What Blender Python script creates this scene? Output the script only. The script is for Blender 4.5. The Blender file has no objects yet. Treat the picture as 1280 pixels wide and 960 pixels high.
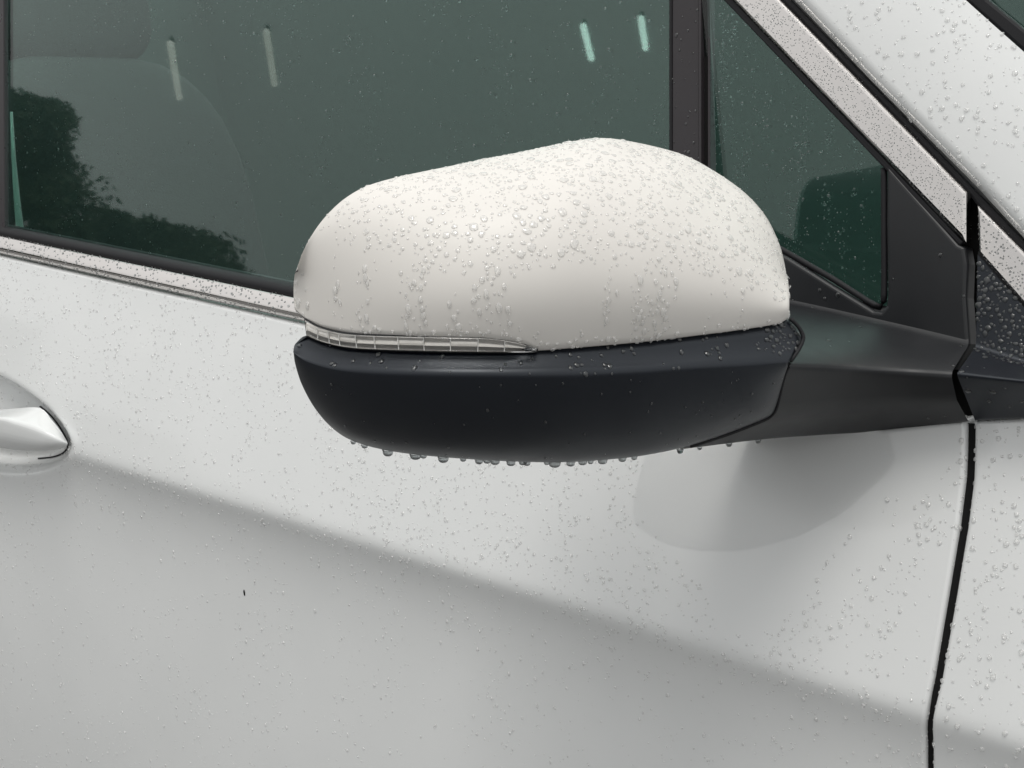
import bpy, bmesh, math, random
import numpy as np
from mathutils import Vector, noise

random.seed(7)
SC = bpy.context.scene
COL = SC.collection

# ------------------------------------------------------------------ camera
CAM = Vector((0.33, -0.79, 1.20))
YAW, PITCH, FPX = math.radians(40), math.radians(11.43), 1800.0
cd = bpy.data.cameras.new('camera')
cam = bpy.data.objects.new('camera', cd)
COL.objects.link(cam)
cd.sensor_width = 36.0
cd.lens = 36.0 * FPX / 1280.0
cd.clip_start, cd.clip_end = 0.02, 2000.0
cam.location = CAM
cam.rotation_euler = (math.radians(90) - PITCH, 0, YAW)
SC.camera = cam

# ------------------------------------------------------------------ overcast sky
SUN_EL, SUN_AZ = math.radians(70), math.radians(150)     # azimuth: clockwise from +Y
w = bpy.data.worlds.new('World'); SC.world = w; w.use_nodes = True
nt = w.node_tree; nt.nodes.clear()
out = nt.nodes.new('ShaderNodeOutputWorld'); bg = nt.nodes.new('ShaderNodeBackground')
sky = nt.nodes.new('ShaderNodeTexSky'); sky.sky_type = 'NISHITA'; sky.sun_disc = False
sky.sun_elevation = SUN_EL; sky.sun_rotation = SUN_AZ
sky.air_density = 1.0; sky.dust_density = 4.0; sky.ozone_density = 1.0
hs = nt.nodes.new('ShaderNodeHueSaturation'); hs.inputs['Saturation'].default_value = 0.12
nz = nt.nodes.new('ShaderNodeTexNoise'); nz.inputs['Scale'].default_value = 2.2; nz.inputs['Detail'].default_value = 4
tc = nt.nodes.new('ShaderNodeTexCoord')
cr = nt.nodes.new('ShaderNodeValToRGB')
cr.color_ramp.elements[0].position = 0.3; cr.color_ramp.elements[0].color = (7.6, 7.7, 7.7, 1)
cr.color_ramp.elements[1].position = 0.7; cr.color_ramp.elements[1].color = (9.6, 9.6, 9.5, 1)
mx = nt.nodes.new('ShaderNodeMix'); mx.data_type = 'RGBA'; mx.inputs[0].default_value = 0.85
nt.links.new(tc.outputs['Generated'], nz.inputs['Vector'])
nt.links.new(nz.outputs['Fac'], cr.inputs['Fac'])
nt.links.new(sky.outputs[0], hs.inputs['Color'])
nt.links.new(hs.outputs[0], mx.inputs[6]); nt.links.new(cr.outputs[0], mx.inputs[7])
# overcast sky: zenith three times as bright as the horizon
sx_ = nt.nodes.new('ShaderNodeSeparateXYZ'); mr_ = nt.nodes.new('ShaderNodeMapRange'); vm_ = nt.nodes.new('ShaderNodeVectorMath'); vm_.operation = 'SCALE'
mr_.inputs['From Min'].default_value = 0.0; mr_.inputs['From Max'].default_value = 1.0; mr_.inputs['To Min'].default_value = 0.65; mr_.inputs['To Max'].default_value = 1.12
nt.links.new(tc.outputs['Generated'], sx_.inputs[0]); nt.links.new(sx_.outputs['Z'], mr_.inputs['Value'])
nt.links.new(mx.outputs[2], vm_.inputs[0]); nt.links.new(mr_.outputs[0], vm_.inputs['Scale'])
nt.links.new(vm_.outputs[0], bg.inputs['Color'])
bg.inputs['Strength'].default_value = 0.115
nt.links.new(bg.outputs[0], out.inputs[0])

sd = bpy.data.lights.new('sun', 'SUN'); sd.energy = 1.1; sd.angle = math.radians(22); sd.color = (1.0, 0.97, 0.92)
sun = bpy.data.objects.new('sun', sd); COL.objects.link(sun)
sv = Vector((math.sin(SUN_AZ) * math.cos(SUN_EL), math.cos(SUN_AZ) * math.cos(SUN_EL), math.sin(SUN_EL)))
sun.rotation_euler = sv.to_track_quat('Z', 'Y').to_euler(); sun.location = (0, -3, 8)
vs = SC.view_settings
vs.view_transform = 'Standard'; vs.look = 'None'; vs.gamma = 1.0; vs.use_curve_mapping = False
vs.exposure = 0.16
SC.cycles.max_bounces = 14; SC.cycles.transmission_bounces = 10; SC.cycles.glossy_bounces = 6
SC.cycles.caustics_refractive = True; SC.cycles.caustics_reflective = True
SC.cycles.blur_glossy = 0.2
SC.cycles.use_denoising = True; SC.cycles.denoising_prefilter = 'ACCURATE'

# ------------------------------------------------------------------ materials
def mat(name, base, rough=0.5, metal=0.0, spec=0.5, coat=0.0, coat_rough=0.03, trans=0.0, ior=1.45, emit=None, estr=0.0):
    m = bpy.data.materials.new(name); m.use_nodes = True
    b = m.node_tree.nodes['Principled BSDF']
    b.inputs['Base Color'].default_value = (*base, 1)
    b.inputs['Roughness'].default_value = rough
    b.inputs['Metallic'].default_value = metal
    b.inputs['Specular IOR Level'].default_value = spec
    b.inputs['Coat Weight'].default_value = coat
    b.inputs['Coat Roughness'].default_value = coat_rough
    b.inputs['Transmission Weight'].default_value = trans
    b.inputs['IOR'].default_value = ior
    if emit:
        b.inputs['Emission Color'].default_value = (*emit, 1); b.inputs['Emission Strength'].default_value = estr
    return m

def add_bump(m, scale, strength, dist=0.001, detail=3, coat=False):
    t = m.node_tree; b = t.nodes['Principled BSDF']
    c = t.nodes.new('ShaderNodeTexCoord'); n = t.nodes.new('ShaderNodeTexNoise'); u = t.nodes.new('ShaderNodeBump')
    n.inputs['Scale'].default_value = scale; n.inputs['Detail'].default_value = detail
    u.inputs['Strength'].default_value = strength; u.inputs['Distance'].default_value = dist
    t.links.new(c.outputs['Object'], n.inputs['Vector']); t.links.new(n.outputs['Fac'], u.inputs['Height'])
    t.links.new(u.outputs[0], b.inputs['Normal'])
    if coat: t.links.new(u.outputs[0], b.inputs['Coat Normal'])
    return n

def add_mottle(m, c0, c1, scale, lo=0.35, hi=0.65, detail=5):
    t = m.node_tree; b = t.nodes['Principled BSDF']
    c = t.nodes.new('ShaderNodeTexCoord'); n = t.nodes.new('ShaderNodeTexNoise'); r = t.nodes.new('ShaderNodeValToRGB')
    n.inputs['Scale'].default_value = scale; n.inputs['Detail'].default_value = detail
    r.color_ramp.elements[0].position = lo; r.color_ramp.elements[0].color = (*c0, 1)
    r.color_ramp.elements[1].position = hi; r.color_ramp.elements[1].color = (*c1, 1)
    t.links.new(c.outputs['Object'], n.inputs['Vector']); t.links.new(n.outputs['Fac'], r.inputs['Fac'])
    t.links.new(r.outputs[0], b.inputs['Base Color'])

def add_rough(m, lo, hi, scale):
    t = m.node_tree; b = t.nodes['Principled BSDF']
    c = t.nodes.new('ShaderNodeTexCoord'); n = t.nodes.new('ShaderNodeTexNoise'); r = t.nodes.new('ShaderNodeMapRange')
    n.inputs['Scale'].default_value = scale; n.inputs['Detail'].default_value = 4
    r.inputs['From Min'].default_value = 0.3; r.inputs['From Max'].default_value = 0.7
    r.inputs['To Min'].default_value = lo; r.inputs['To Max'].default_value = hi
    t.links.new(c.outputs['Object'], n.inputs['Vector']); t.links.new(n.outputs['Fac'], r.inputs['Value'])
    t.links.new(r.outputs[0], b.inputs['Roughness'])

M = {}
M['paint'] = mat('white_paint', (0.74, 0.745, 0.735), 0.45, spec=0.3, coat=1.0, coat_rough=0.08)
add_mottle(M['paint'], (0.725, 0.737, 0.733), (0.755, 0.766, 0.762), 9, 0.3, 0.7)
M['cap'] = mat('pearl_cap_paint', (0.80, 0.765, 0.715), 0.5, spec=0.3, coat=0.25, coat_rough=0.35)
add_mottle(M['cap'], (0.70, 0.678, 0.642), (0.725, 0.70, 0.665), 14, 0.3, 0.7)
M['plastic'] = mat('black_plastic', (0.0035, 0.0048, 0.0085), 0.36, spec=0.62)
add_bump(M['plastic'], 1400, 0.08, 0.0003); add_rough(M['plastic'], 0.33, 0.42, 30)
M['plastic'].node_tree.nodes['Principled BSDF'].inputs['Specular Tint'].default_value = (0.88, 0.94, 1.0, 1)
M['foot'] = mat('charcoal_plastic', (0.008, 0.009, 0.011), 0.45, spec=0.62)
add_bump(M['foot'], 1400, 0.1, 0.0003); add_rough(M['foot'], 0.40, 0.50, 30)
M['trimblack'] = mat('satin_black_trim', (0.030, 0.026, 0.029), 0.3, spec=0.5); add_rough(M['trimblack'], 0.26, 0.36, 60)
M['rubber'] = mat('rubber', (0.012, 0.012, 0.014), 0.6, spec=0.35)
M['dark'] = mat('dark_gap', (0.008, 0.008, 0.008), 0.8, spec=0.2)
M['chrome'] = mat('satin_chrome', (0.70, 0.67, 0.65), 0.12, metal=1.0); add_rough(M['chrome'], 0.08, 0.15, 40)
M['reflector'] = mat('bright_reflector', (0.84, 0.81, 0.77), 0.38, metal=0.7)
M['glass'] = mat('tinted_glass', (0.62, 0.92, 0.83), 0.018, trans=1.0, ior=1.52)
M['lens'] = mat('clear_lens', (0.96, 0.96, 0.95), 0.02, trans=1.0, ior=1.49)
M['water'] = mat('rain_on_paint', (0.93, 0.93, 0.92), 0.28, trans=0.62, ior=1.333, coat=1.0, coat_rough=0.07)  # diffuse white share brightens the beads in place of light focused by clear drops
M['water_dark'] = mat('rain_on_dark', (0.42, 0.45, 0.46), 0.28, trans=1.0, ior=1.333, coat=1.0, coat_rough=0.07)  # tint darkened into the water for the dark that clear drops refract
M['film'] = mat('water_film', (1, 1, 1), 0.15, trans=1.0, ior=1.333)
for _k, _cl in (('water', 0.32), ('water_dark', 0.08), ('film', 0.46)):
    _t = M[_k].node_tree; _b = _t.nodes['Principled BSDF']; _o = _t.nodes['Material Output']
    if _k != 'film': _b.inputs['Coat IOR'].default_value = 1.65
    _c = _t.nodes.new('ShaderNodeBsdfTransparent'); _m = _t.nodes.new('ShaderNodeMixShader'); _m.name = 'clear_mix'; _m.inputs[0].default_value = _cl
    _t.links.new(_b.outputs[0], _m.inputs[1]); _t.links.new(_c.outputs[0], _m.inputs[2]); _t.links.new(_m.outputs[0], _o.inputs['Surface'])
M['silver'] = mat('mirror_silver', (0.75, 0.78, 0.78), 0.02, metal=1.0)
M['cloth'] = mat('seat_cloth', (0.013, 0.019, 0.0175), 0.9); add_bump(M['cloth'], 300, 0.4)
M['lining'] = mat('cabin_lining', (0.040, 0.066, 0.058), 0.9)
M['belt'] = mat('webbing', (0.32, 0.36, 0.34), 0.8)
M['asphalt'] = mat('asphalt', (0.09, 0.09, 0.09), 0.6); add_mottle(M['asphalt'], (0.09, 0.09, 0.09), (0.14, 0.138, 0.135), 3)
M['leaf'] = mat('leaf', (0.03, 0.055, 0.02), 0.6); add_mottle(M['leaf'], (0.018, 0.035, 0.014), (0.05, 0.08, 0.03), 1.5)
M['bark'] = mat('bark', (0.06, 0.045, 0.035), 0.9)
M['lamp'] = mat('lamp_tube', (0.9, 0.9, 0.9), 0.5, emit=(0.75, 1.0, 0.9), estr=5.0)
M['lampdim'] = mat('lamp_tube_pale', (0.9, 0.9, 0.9), 0.5, emit=(1.0, 0.98, 0.9), estr=1.3)
M['lens_rib'] = mat('lens_rib', (0.85, 0.84, 0.82), 0.3, spec=0.6)
M['steel'] = mat('grey_steel', (0.3, 0.3, 0.3), 0.5, metal=0.6)

# ------------------------------------------------------------------ helpers: points on real surfaces seen at photo positions
FW = Vector((-math.sin(YAW) * math.cos(PITCH), math.cos(YAW) * math.cos(PITCH), -math.sin(PITCH)))
RT = Vector((math.cos(YAW), math.sin(YAW), 0)); UP = RT.cross(FW)
def ray(px, py): return FW + RT * ((px - 640) / FPX) - UP * ((py - 480) / FPX)
def at(px, py, y):
    """point of the vertical plane y (0 = door crease, negative = outward)"""
    d = ray(px, py); return CAM + d * ((y - CAM.y) / d.y)
def on(px, py, fn):
    """first point where the ray meets the surface y = fn(x, z)"""
    d = ray(px, py); lo, hi = 0.2, 4.5
    for _ in range(50):
        m = (lo + hi) / 2; p = CAM + d * m
        if p.y < fn(p.x, p.z): lo = m
        else: hi = m
    return CAM + d * lo

GLEAN = 9.0
GK = math.tan(math.radians(GLEAN))
def glassy(off):                       # leaning plane of the side windows, shifted outward by off
    return lambda x, z: 0.066 + (z - 1.02) * GK - off
def interp(x, pts):
    if x <= pts[0][0]: a, b = pts[0], pts[1]
    elif x >= pts[-1][0]: a, b = pts[-2], pts[-1]
    else:
        for a, b in zip(pts, pts[1:]):
            if a[0] <= x <= b[0]: break
    return a[1] + (b[1] - a[1]) * (x - a[0]) / (b[0] - a[0])
def resample(pts, n, smooth=True):
    """n points along a polyline (tuples of any size), Catmull-Rom when smooth"""
    P = [np.array(p, float) for p in pts]
    if smooth:
        Q = [2 * P[0] - P[1]] + P + [2 * P[-1] - P[-2]]; D = []
        for i in range(1, len(Q) - 2):
            p0, p1, p2, p3 = Q[i - 1:i + 3]
            for k in range(12):
                t = k / 12
                D.append(0.5 * (2 * p1 + (p2 - p0) * t + (2 * p0 - 5 * p1 + 4 * p2 - p3) * t * t + (3 * p1 - p0 - 3 * p2 + p3) * t ** 3))
        D.append(P[-1]); P = D
    L = [0.0]
    for a, b in zip(P, P[1:]): L.append(L[-1] + float(np.linalg.norm((b - a)[:2])))
    res = []; j = 0
    for i in range(n):
        s = L[-1] * i / (n - 1)
        while j < len(L) - 2 and L[j + 1] < s: j += 1
        t = (s - L[j]) / max(1e-9, L[j + 1] - L[j])
        res.append(tuple(P[j] + (P[j + 1] - P[j]) * min(1, max(0, t))))
    return res

def tag(o, label=None, cat=None, group=None, kind=None):
    if label: o['label'] = label
    if cat: o['category'] = cat
    if group: o['group'] = group
    if kind: o['kind'] = kind
    return o
def obj(name, verts, faces, m, parent=None, smooth=True):
    me = bpy.data.meshes.new(name); me.from_pydata([tuple(v) for v in verts], [], faces)
    bm = bmesh.new(); bm.from_mesh(me); bmesh.ops.recalc_face_normals(bm, faces=bm.faces); bm.to_mesh(me); bm.free()
    if smooth: me.polygons.foreach_set('use_smooth', [True] * len(me.polygons))
    me.materials.append(M[m])
    o = bpy.data.objects.new(name, me); COL.objects.link(o); o.parent = parent
    return o
def grid(rows, closed=False):
    nr, nc = len(rows), len(rows[0]); v = [p for r in rows for p in r]; f = []
    for i in range(nr - 1):
        for j in range(nc - 1 + (1 if closed else 0)):
            k = (j + 1) % nc
            f.append((i * nc + j, i * nc + k, (i + 1) * nc + k, (i + 1) * nc + j))
    return v, f
def slab(name, pts, thick, m, parent=None, bev=0.0, segs=2):
    """a sheet with a given outline and thickness, front edges rounded"""
    pts = [Vector(p) for p in pts]; c = sum(pts, Vector()) / len(pts); n = Vector()
    for a, b in zip(pts, pts[1:] + pts[:1]): n += (a - c).cross(b - c)
    n.normalize()
    if n.y > 0: n = -n
    bm = bmesh.new(); fv = [bm.verts.new(p) for p in pts]; bv = [bm.verts.new(p - n * thick) for p in pts]
    ff = bm.faces.new(fv); bm.faces.new(bv[::-1]); k = len(pts)
    for i in range(k): bm.faces.new((fv[i], bv[i], bv[(i + 1) % k], fv[(i + 1) % k]))
    bmesh.ops.recalc_face_normals(bm, faces=bm.faces)
    if bev > 0:
        e = [x for x in bm.edges if all(v in fv for v in x.verts)]
        bmesh.ops.bevel(bm, geom=e, offset=bev, segments=segs, affect='EDGES', profile=0.5)
    bmesh.ops.triangulate(bm, faces=[f for f in bm.faces if len(f.verts) > 4])
    me = bpy.data.meshes.new(name); bm.to_mesh(me); bm.free(); me.materials.append(M[m])
    for p in me.polygons: p.use_smooth = False
    o = bpy.data.objects.new(name, me); COL.objects.link(o); o.parent = parent
    return o
def tube(name, pts, r, m, parent=None, seg=8):
    rows = []
    for i, p in enumerate(pts):
        p = Vector(p); t = (Vector(pts[min(i + 1, len(pts) - 1)]) - Vector(pts[max(i - 1, 0)])).normalized()
        a = t.cross(Vector((0, 0, 1)) if abs(t.z) < .9 else Vector((1, 0, 0))).normalized(); b = t.cross(a)
        rr = r[i] if isinstance(r, (list, tuple)) else r
        rows.append([p + a * (rr * math.cos(2 * math.pi * k / seg)) + b * (rr * math.sin(2 * math.pi * k / seg)) for k in range(seg)])
    v, f = grid(rows, True); n = len(v)
    f.append(tuple(range(seg))[::-1]); f.append(tuple(range(n - seg, n)))
    return obj(name, v, f, m, parent)
def empty(name, loc):
    o = bpy.data.objects.new(name, None); COL.objects.link(o); o.location = loc; o.empty_display_size = 0.1
    return o

# ------------------------------------------------------------------ body side profile
CREASE = [(-0.916, 0.846), (-0.333, 0.8349), (0.057, 0.8256)]
BELT = [(-1.094, 1.0243), (-0.61, 1.0006), (-0.20, 0.9895), (-0.0646, 0.9887), (-0.0065, 1.0036), (0.0266, 1.0099), (0.4, 1.06)]
S0, S1, DS = -0.75, 0.40, 0.0005
ss = np.arange(S0, S1, DS)
sig = 1 / (1 + np.exp(-np.clip(ss / 0.0030, -50, 50)))
above = 0.27 + 0.45 * np.clip(ss, 0, 1)
u_ = np.clip(-ss, 0, 1)
below = -(0.55 * np.exp(-u_ / 0.045) - 0.13 + 0.45 * u_)
slope = sig * above + (1 - sig) * below
YP = np.cumsum(slope) * DS; YP -= YP[int(round((0 - S0) / DS))]
XH0, XH1 = at(-40, 525, 0.0), at(95, 555, 0.0)
HC = (XH0.x, at(-40, 525, 0).z); HRX = XH1.x - XH0.x; HRZ = (at(0, 462, 0.02).z - at(0, 525, 0.02).z) * 1.05
def body(x, z):
    s = z - interp(x, CREASE)
    k = (s - S0) / DS; i = int(max(0, min(len(YP) - 2, k))); y = YP[i] + (YP[i + 1] - YP[i]) * (k - i)
    # hollow behind the door handle
    ex = abs((x - HC[0]) / HRX) ** 1.6 + abs((z - HC[1]) / HRZ) ** 1.6
    if ex < 1.0:
        t = min(1, (1 - ex) / 0.45); y += 0.026 * t * t * (3 - 2 * t)
    return float(y)

car = empty('car', (-0.5, 0.5, 0.0))
tag(car, 'white car seen close at its rain-covered right front door mirror', 'car')
def place(o):     # parent keeps world coordinates
    o.matrix_parent_inverse = o.parent.matrix_world.inverted() if False else o.matrix_parent_inverse
    return o
car.location = (0, 0, 0)

# shut line between door and front wing: (left edge px, right edge px, py)
SHUT = [(1207, 1218.5, 532), (1206.5, 1218, 570), (1205, 1217, 600), (1197.5, 1209.5, 660), (1182.5, 1194.5, 750), (1165.6, 1177, 850),
        (1156.5, 1165.5, 900), (1155.5, 1165, 915), (1156.5, 1166, 960), (1158, 1168, 1100), (1160, 1170, 1400)]
shl = sorted([((lambda p: (p.z, p.x))(on(a, y, body))) for a, b, y in SHUT])
shr = sorted([((lambda p: (p.z, p.x))(on(b - 1.2, y, body))) for a, b, y in SHUT])

def body_panel(name, xa, xb, zlo, ztop, parent, nx, nz, xe=1.0, round_a=False, round_b=False):
    """grid on the body surface from x = xa(z) to xb(z), z from zlo to ztop(x); edges turned in"""
    EPS = [(0.0, 0.0), (0.0006, 0.0002), (0.0016, 0.0010), (0.0022, 0.0022), (0.0024, 0.0045), (0.0024, 0.022)]
    us = [(i / nx) ** xe for i in range(nx + 1)]
    cols = [(u, 0, 0) for u in us]
    if round_b: cols = [(u, 0, 0) for u in us[:-1]] + [(1.0, a - 0.0024, b) for a, b in EPS]
    if round_a: cols = [(0.0, 0.0024 - a, b) for a, b in EPS[::-1]] + cols[1:]
    rowz = [(i / nz, 0, 0) for i in range(nz)] + [(1.0, a - 0.0024, b) for a, b in EPS]
    rows = []
    for v, dz, dyr in rowz:
        r = []
        for u, dx, dyc in cols:
            z = zlo + 0.4 * v; x = 0
            for _ in range(6):
                x = xa(z) + (xb(z) - xa(z)) * u
                z = zlo + (ztop(x) - zlo) * v
            x += dx; zz = z + dz
            r.append(Vector((x, body(x, zz) + dyc + dyr, zz)))
        rows.append(r)
    v, f = grid(rows)
    return obj(name, v, f, 'paint', parent)

door = body_panel('front_door', lambda z: -1.75, lambda z: interp(z, shl), 0.30, lambda x: interp(x, BELT), car, 460, 230, 0.8, round_b=True)
fender = body_panel('front_fender', lambda z: interp(z, shr), lambda z: 0.42, 0.30, lambda x: interp(x, BELT) - 0.001, car, 120, 230, 1.0, round_a=True)
# dark strip in the shut line
rows = []
for k in range(40):
    z = 0.31 + (1.0 - 0.31) * k / 39
    a, b = interp(z, shl), interp(z, shr); y = body((a + b) / 2, z) + 0.0045
    rows.append([Vector((a - 0.006, y, z)), Vector((b + 0.006, y, z))])
v, f = grid(rows); obj('door_seal', v, f, 'dark', car)

# ------------------------------------------------------------------ belt moulding and rubber
def sweep(name, prof, m, parent, xs):
    rows = []
    for x in xs:
        zb = interp(x, BELT); y0 = body(x, zb)
        rows.append([Vector((x, y0 + py, zb + pz)) for py, pz in prof])
    v, f = grid(rows); return obj(name, v, f, m, parent)
xs = [-1.75 + i * (1.75 - 0.14) / 60 for i in range(61)]
ch = [(0.012, 0.0012), (0.006, 0.0014), (0.0028, 0.0022), (0.0002, 0.0045), (-0.0016, 0.0070), (-0.0024, 0.0092), (-0.0012, 0.0120), (0.0025, 0.0160), (0.0045, 0.0188), (0.0065, 0.0205), (0.0095, 0.0212), (0.016, 0.0212)]
sweep('belt_moulding', ch, 'chrome', door, xs)
rb = [(0.0105, 0.0195), (0.0085, 0.0222), (0.0090, 0.0262), (0.0125, 0.0290), (0.020, 0.0300), (0.03, 0.030)]
sweep('window_seal', rb, 'rubber', door, xs)

# ------------------------------------------------------------------ glass, division bar, pillar trims (all on the leaning window plane)
G = glassy
def gp(pts, off): return [on(px, py, G(off)) for px, py in pts]
window = slab('window_glass', gp([(-330, -260), (850, -260), (850, 520), (-330, 285)], 0.0), 0.004, 'glass', door)
QK = math.tan(math.radians(3.5)); qz = 0.066 + 0.19 * GK
quarter = slab('quarter_glass', [on(px, py, lambda x, z: qz + (z - 1.21) * QK) for px, py in [(876, -30), (930, 22), (1118, 211), (1118, 400), (1040, 362), (876, 268)]], 0.004, 'glass', door)
bar = slab('division_bar', gp([(839, -260), (873.5, -260), (873.5, 470), (839, 470)], 0.0045), 0.010, 'trimblack', door, 0.0015)
slab('window_seal', gp([(836, -260), (839.5, -260), (839.5, 470), (836, 470)], 0.0055), 0.008, 'rubber', door, 0.0006)
slab('division_bar_lip', gp([(873, -260), (876.2, -260), (876.2, 470), (873, 470)], 0.0060), 0.010, 'trimblack', door, 0.0006)
slab('glass_channel', gp([(876, -260), (884.5, -260), (884.5, 470), (876, 470)], 0.0015), 0.010, 'dark', door)
slab('glass_channel_lip', gp([(884.3, -260), (887.5, -260), (887.5, 470), (884.3, 470)], 0.0028), 0.008, 'trimblack', door, 0.0005)
slab('pillar_cover', gp([(-60, -260), (4, -260), (5, 294), (-60, 285)], 0.0045), 0.008, 'trimblack', door, 0.001)
# chrome strip up the front pillar, with its dark seals
slab('pillar_trim', gp([(708, -220), (766, -220), (974, 0), (1207.5, 240), (1207.5, 304), (915, 0)], 0.010), 0.008, 'chrome', door, 0.0022, 3)
slab('window_seal', gp([(690, -220), (709, -220), (916, 0), (1100, 193), (1204, 302.5), (1199, 307), (1092, 197), (906, 2)], 0.0075), 0.012, 'rubber', door, 0.001)
slab('pillar_gap', gp([(760, -225), (790, -225), (993, -3), (1219, 232), (1330, 350), (1330, 400), (1219, 300), (1206, 236), (972, -3)], -0.012), 0.004, 'dark', car)
slab('pillar_seal', gp([(768, -222), (783, -222), (989, 0), (1217.5, 236), (1330, 352), (1330, 378), (1219, 255), (1209, 241.5), (976.5, 0)], 0.002), 0.010, 'rubber', car, 0.002)

# white front pillar of the body, turning in towards the windscreen
lowe = [(786, -222), (993, 0), (1100, 112), (1218, 230), (1253, 268), (1330, 352)]
uppe = [(1000, -222), (1207, 0), (1245, 34), (1280, 65), (1320, 100), (1400, 170)]
lo_ = resample(lowe, 40, False); up_ = resample(uppe, 40, False); rows = []
for k in range(18):
    t = k / 17; r = []
    for a, b in zip(lo_, up_):
        px, py = a[0] + (b[0] - a[0]) * t, a[1] + (b[1] - a[1]) * t
        edge = 0.006 * max(0, 1 - t / 0.06) ** 2
        r.append(on(px, py, G(0.012 - edge - 0.012 * t * t)))
    rows.append(r)
rows.insert(0, [p + Vector((0, 0.02, 0)) for p in rows[0]])
v, f = grid(rows); pillar = obj('front_pillar', v, f, 'paint', car)
lo2 = uppe; 
slab('windscreen_seal', [on(px, py, G(-0.003)) for px, py in [(995, -222), (1206, 0), (1279, 64), (1400, 172), (1400, 140), (1280, 36), (1236, 0), (1030, -222)]], 0.008, 'rubber', car, 0.002)
slab('windscreen', [on(px, py, G(-0.012)) for px, py in [(1020, -222), (1226, 0), (1400, 155), (1700, 155), (1500, -222)]], 0.005, 'glass', car)

# chrome and black corner on the wing side of the shut line
slab('fender_trim', gp([(1221, 256), (1330, 366), (1330, 438), (1222.5, 316)], 0.010), 0.008, 'chrome', fender, 0.0018, 3)
slab('fender_trim_seal', gp([(1222, 314), (1332, 436), (1332, 444), (1222, 322)], 0.0075), 0.012, 'rubber', fender, 0.001)

# ------------------------------------------------------------------ mirror: charcoal sail and foot
mirror = slab('door_mirror', gp([(1108, 204), (1198, 305), (1206, 309), (1209.5, 330), (1208, 372), (1212, 430), (1195, 462), (985, 455), (876, 470), (876, 262),
        (986, 322), (1040, 356), (1092, 388), (1101, 389), (1107, 382), (1108.5, 370), (1107, 280)], 0.008), 0.012, 'foot', car, 0.0028, 4)
tag(mirror, 'charcoal triangular sail carrying the door mirror')
# lip along the lower edge of the corner glass
rows = []
for px, py in resample([(880, 258), (986, 317), (1040, 348), (1090, 380), (1101, 384), (1105, 376), (1105.5, 350), (1105, 210)], 50, False):
    c = on(px, py, G(0.0035)); rows.append(c)
tube('glass_seal', rows, 0.0022, 'rubber', mirror)

def loft(name, sections, m, parent, ncol, round_rows):
    """rows: lists of (px, py, y) polylines right to left; tight rounds at the rows named in round_rows"""
    R = [[at(*p) for p in resample(s, ncol)] for s in sections]
    rows = []
    for i, r in enumerate(R):
        if i in round_rows and 0 < i < len(R) - 1:
            rad = round_rows[i]
            for t in (0.0, 0.25, 0.5, 0.75, 1.0):
                line = []
                for a, b, c in zip(R[i - 1], r, R[i + 1]):
                    p0 = b + (a - b).normalized() * min(rad, (a - b).length * .45); p2 = b + (c - b).normalized() * min(rad, (c - b).length * .45)
                    line.append(p0 * (1 - t) ** 2 + b * (2 * t * (1 - t)) + p2 * t * t)
                rows.append(line)
        else: rows.append(r)
    full = [rows[0]]
    for a, b in zip(rows, rows[1:]):
        for k in (1, 2, 3): full.append([p.lerp(q, k / 3) for p, q in zip(a, b)])
    v, f = grid(full); return obj(name, v, f, m, parent), R

yA = lambda px, py, off: on(px, py, G(off)).y
rowS = [(px, py, yA(px, py, .002)) for px, py in [(1209, 405), (1150, 392), (1050, 370), (985, 356), (940, 348)]]
rowA = [(px, py, yA(px, py, .0095)) for px, py in [(1211, 431), (1150, 416), (1050, 393), (985, 379), (940, 370)]]
rowB = [(1188.5, 467, .020), (1130, 464, .011), (1060, 460, -.015), (985, 456, -.066), (930, 452, -.100)]
rowM = [(1196, 500, .029), (1130, 503, .024), (1060, 510, .003), (985, 518, -.046), (900, 530, -.095)]
rowC = [(1211, 527.5, .050), (1100, 539.5, .050), (1030, 544, .026), (955, 549.5, -.028), (850, 562.5, -.110)]
rowD = [(1211, 523, .070), (1100, 534, .075), (1030, 535, .070), (955, 540, .055), (850, 548, -.05)]
foot, FR = loft('mirror_foot', [rowS, rowA, rowB, rowM, rowC, rowD], 'foot', mirror, 60, {1: 0.004, 2: 0.006, 4: 0.004})
# dark rebate in the shut line beside the sail
slab('shut_gap', [on(px, py, G(-0.012)) for px, py in [(1203, 240), (1226, 240), (1226, 430), (1226, 520), (1180, 520), (1180, 470), (1203, 420)]], 0.004, 'dark', car)

# black corner piece on the wing
qS = [(1222, 318, yA(1222, 318, .008)), (1280, 384, yA(1280, 384, .008)), (1420, 540, yA(1420, 540, .008))]
qA = [(1220, 433, yA(1220, 433, .011)), (1280, 453, yA(1280, 453, .011)), (1420, 500, yA(1420, 500, .011))]
qB = [(1195.5, 467, .020), (1280, 476, .024), (1420, 490, .030)]
qC = [(1219, 526, .049), (1280, 523.5, .051), (1420, 518, .055)]
qD = [(1219, 522, .072), (1280, 520, .074), (1420, 515, .076)]
corner, _ = loft('fender_corner', [qS, qA, qB, qC, qD], 'plastic', fender, 30, {1: 0.003, 2: 0.004, 3: 0.003})

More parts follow.
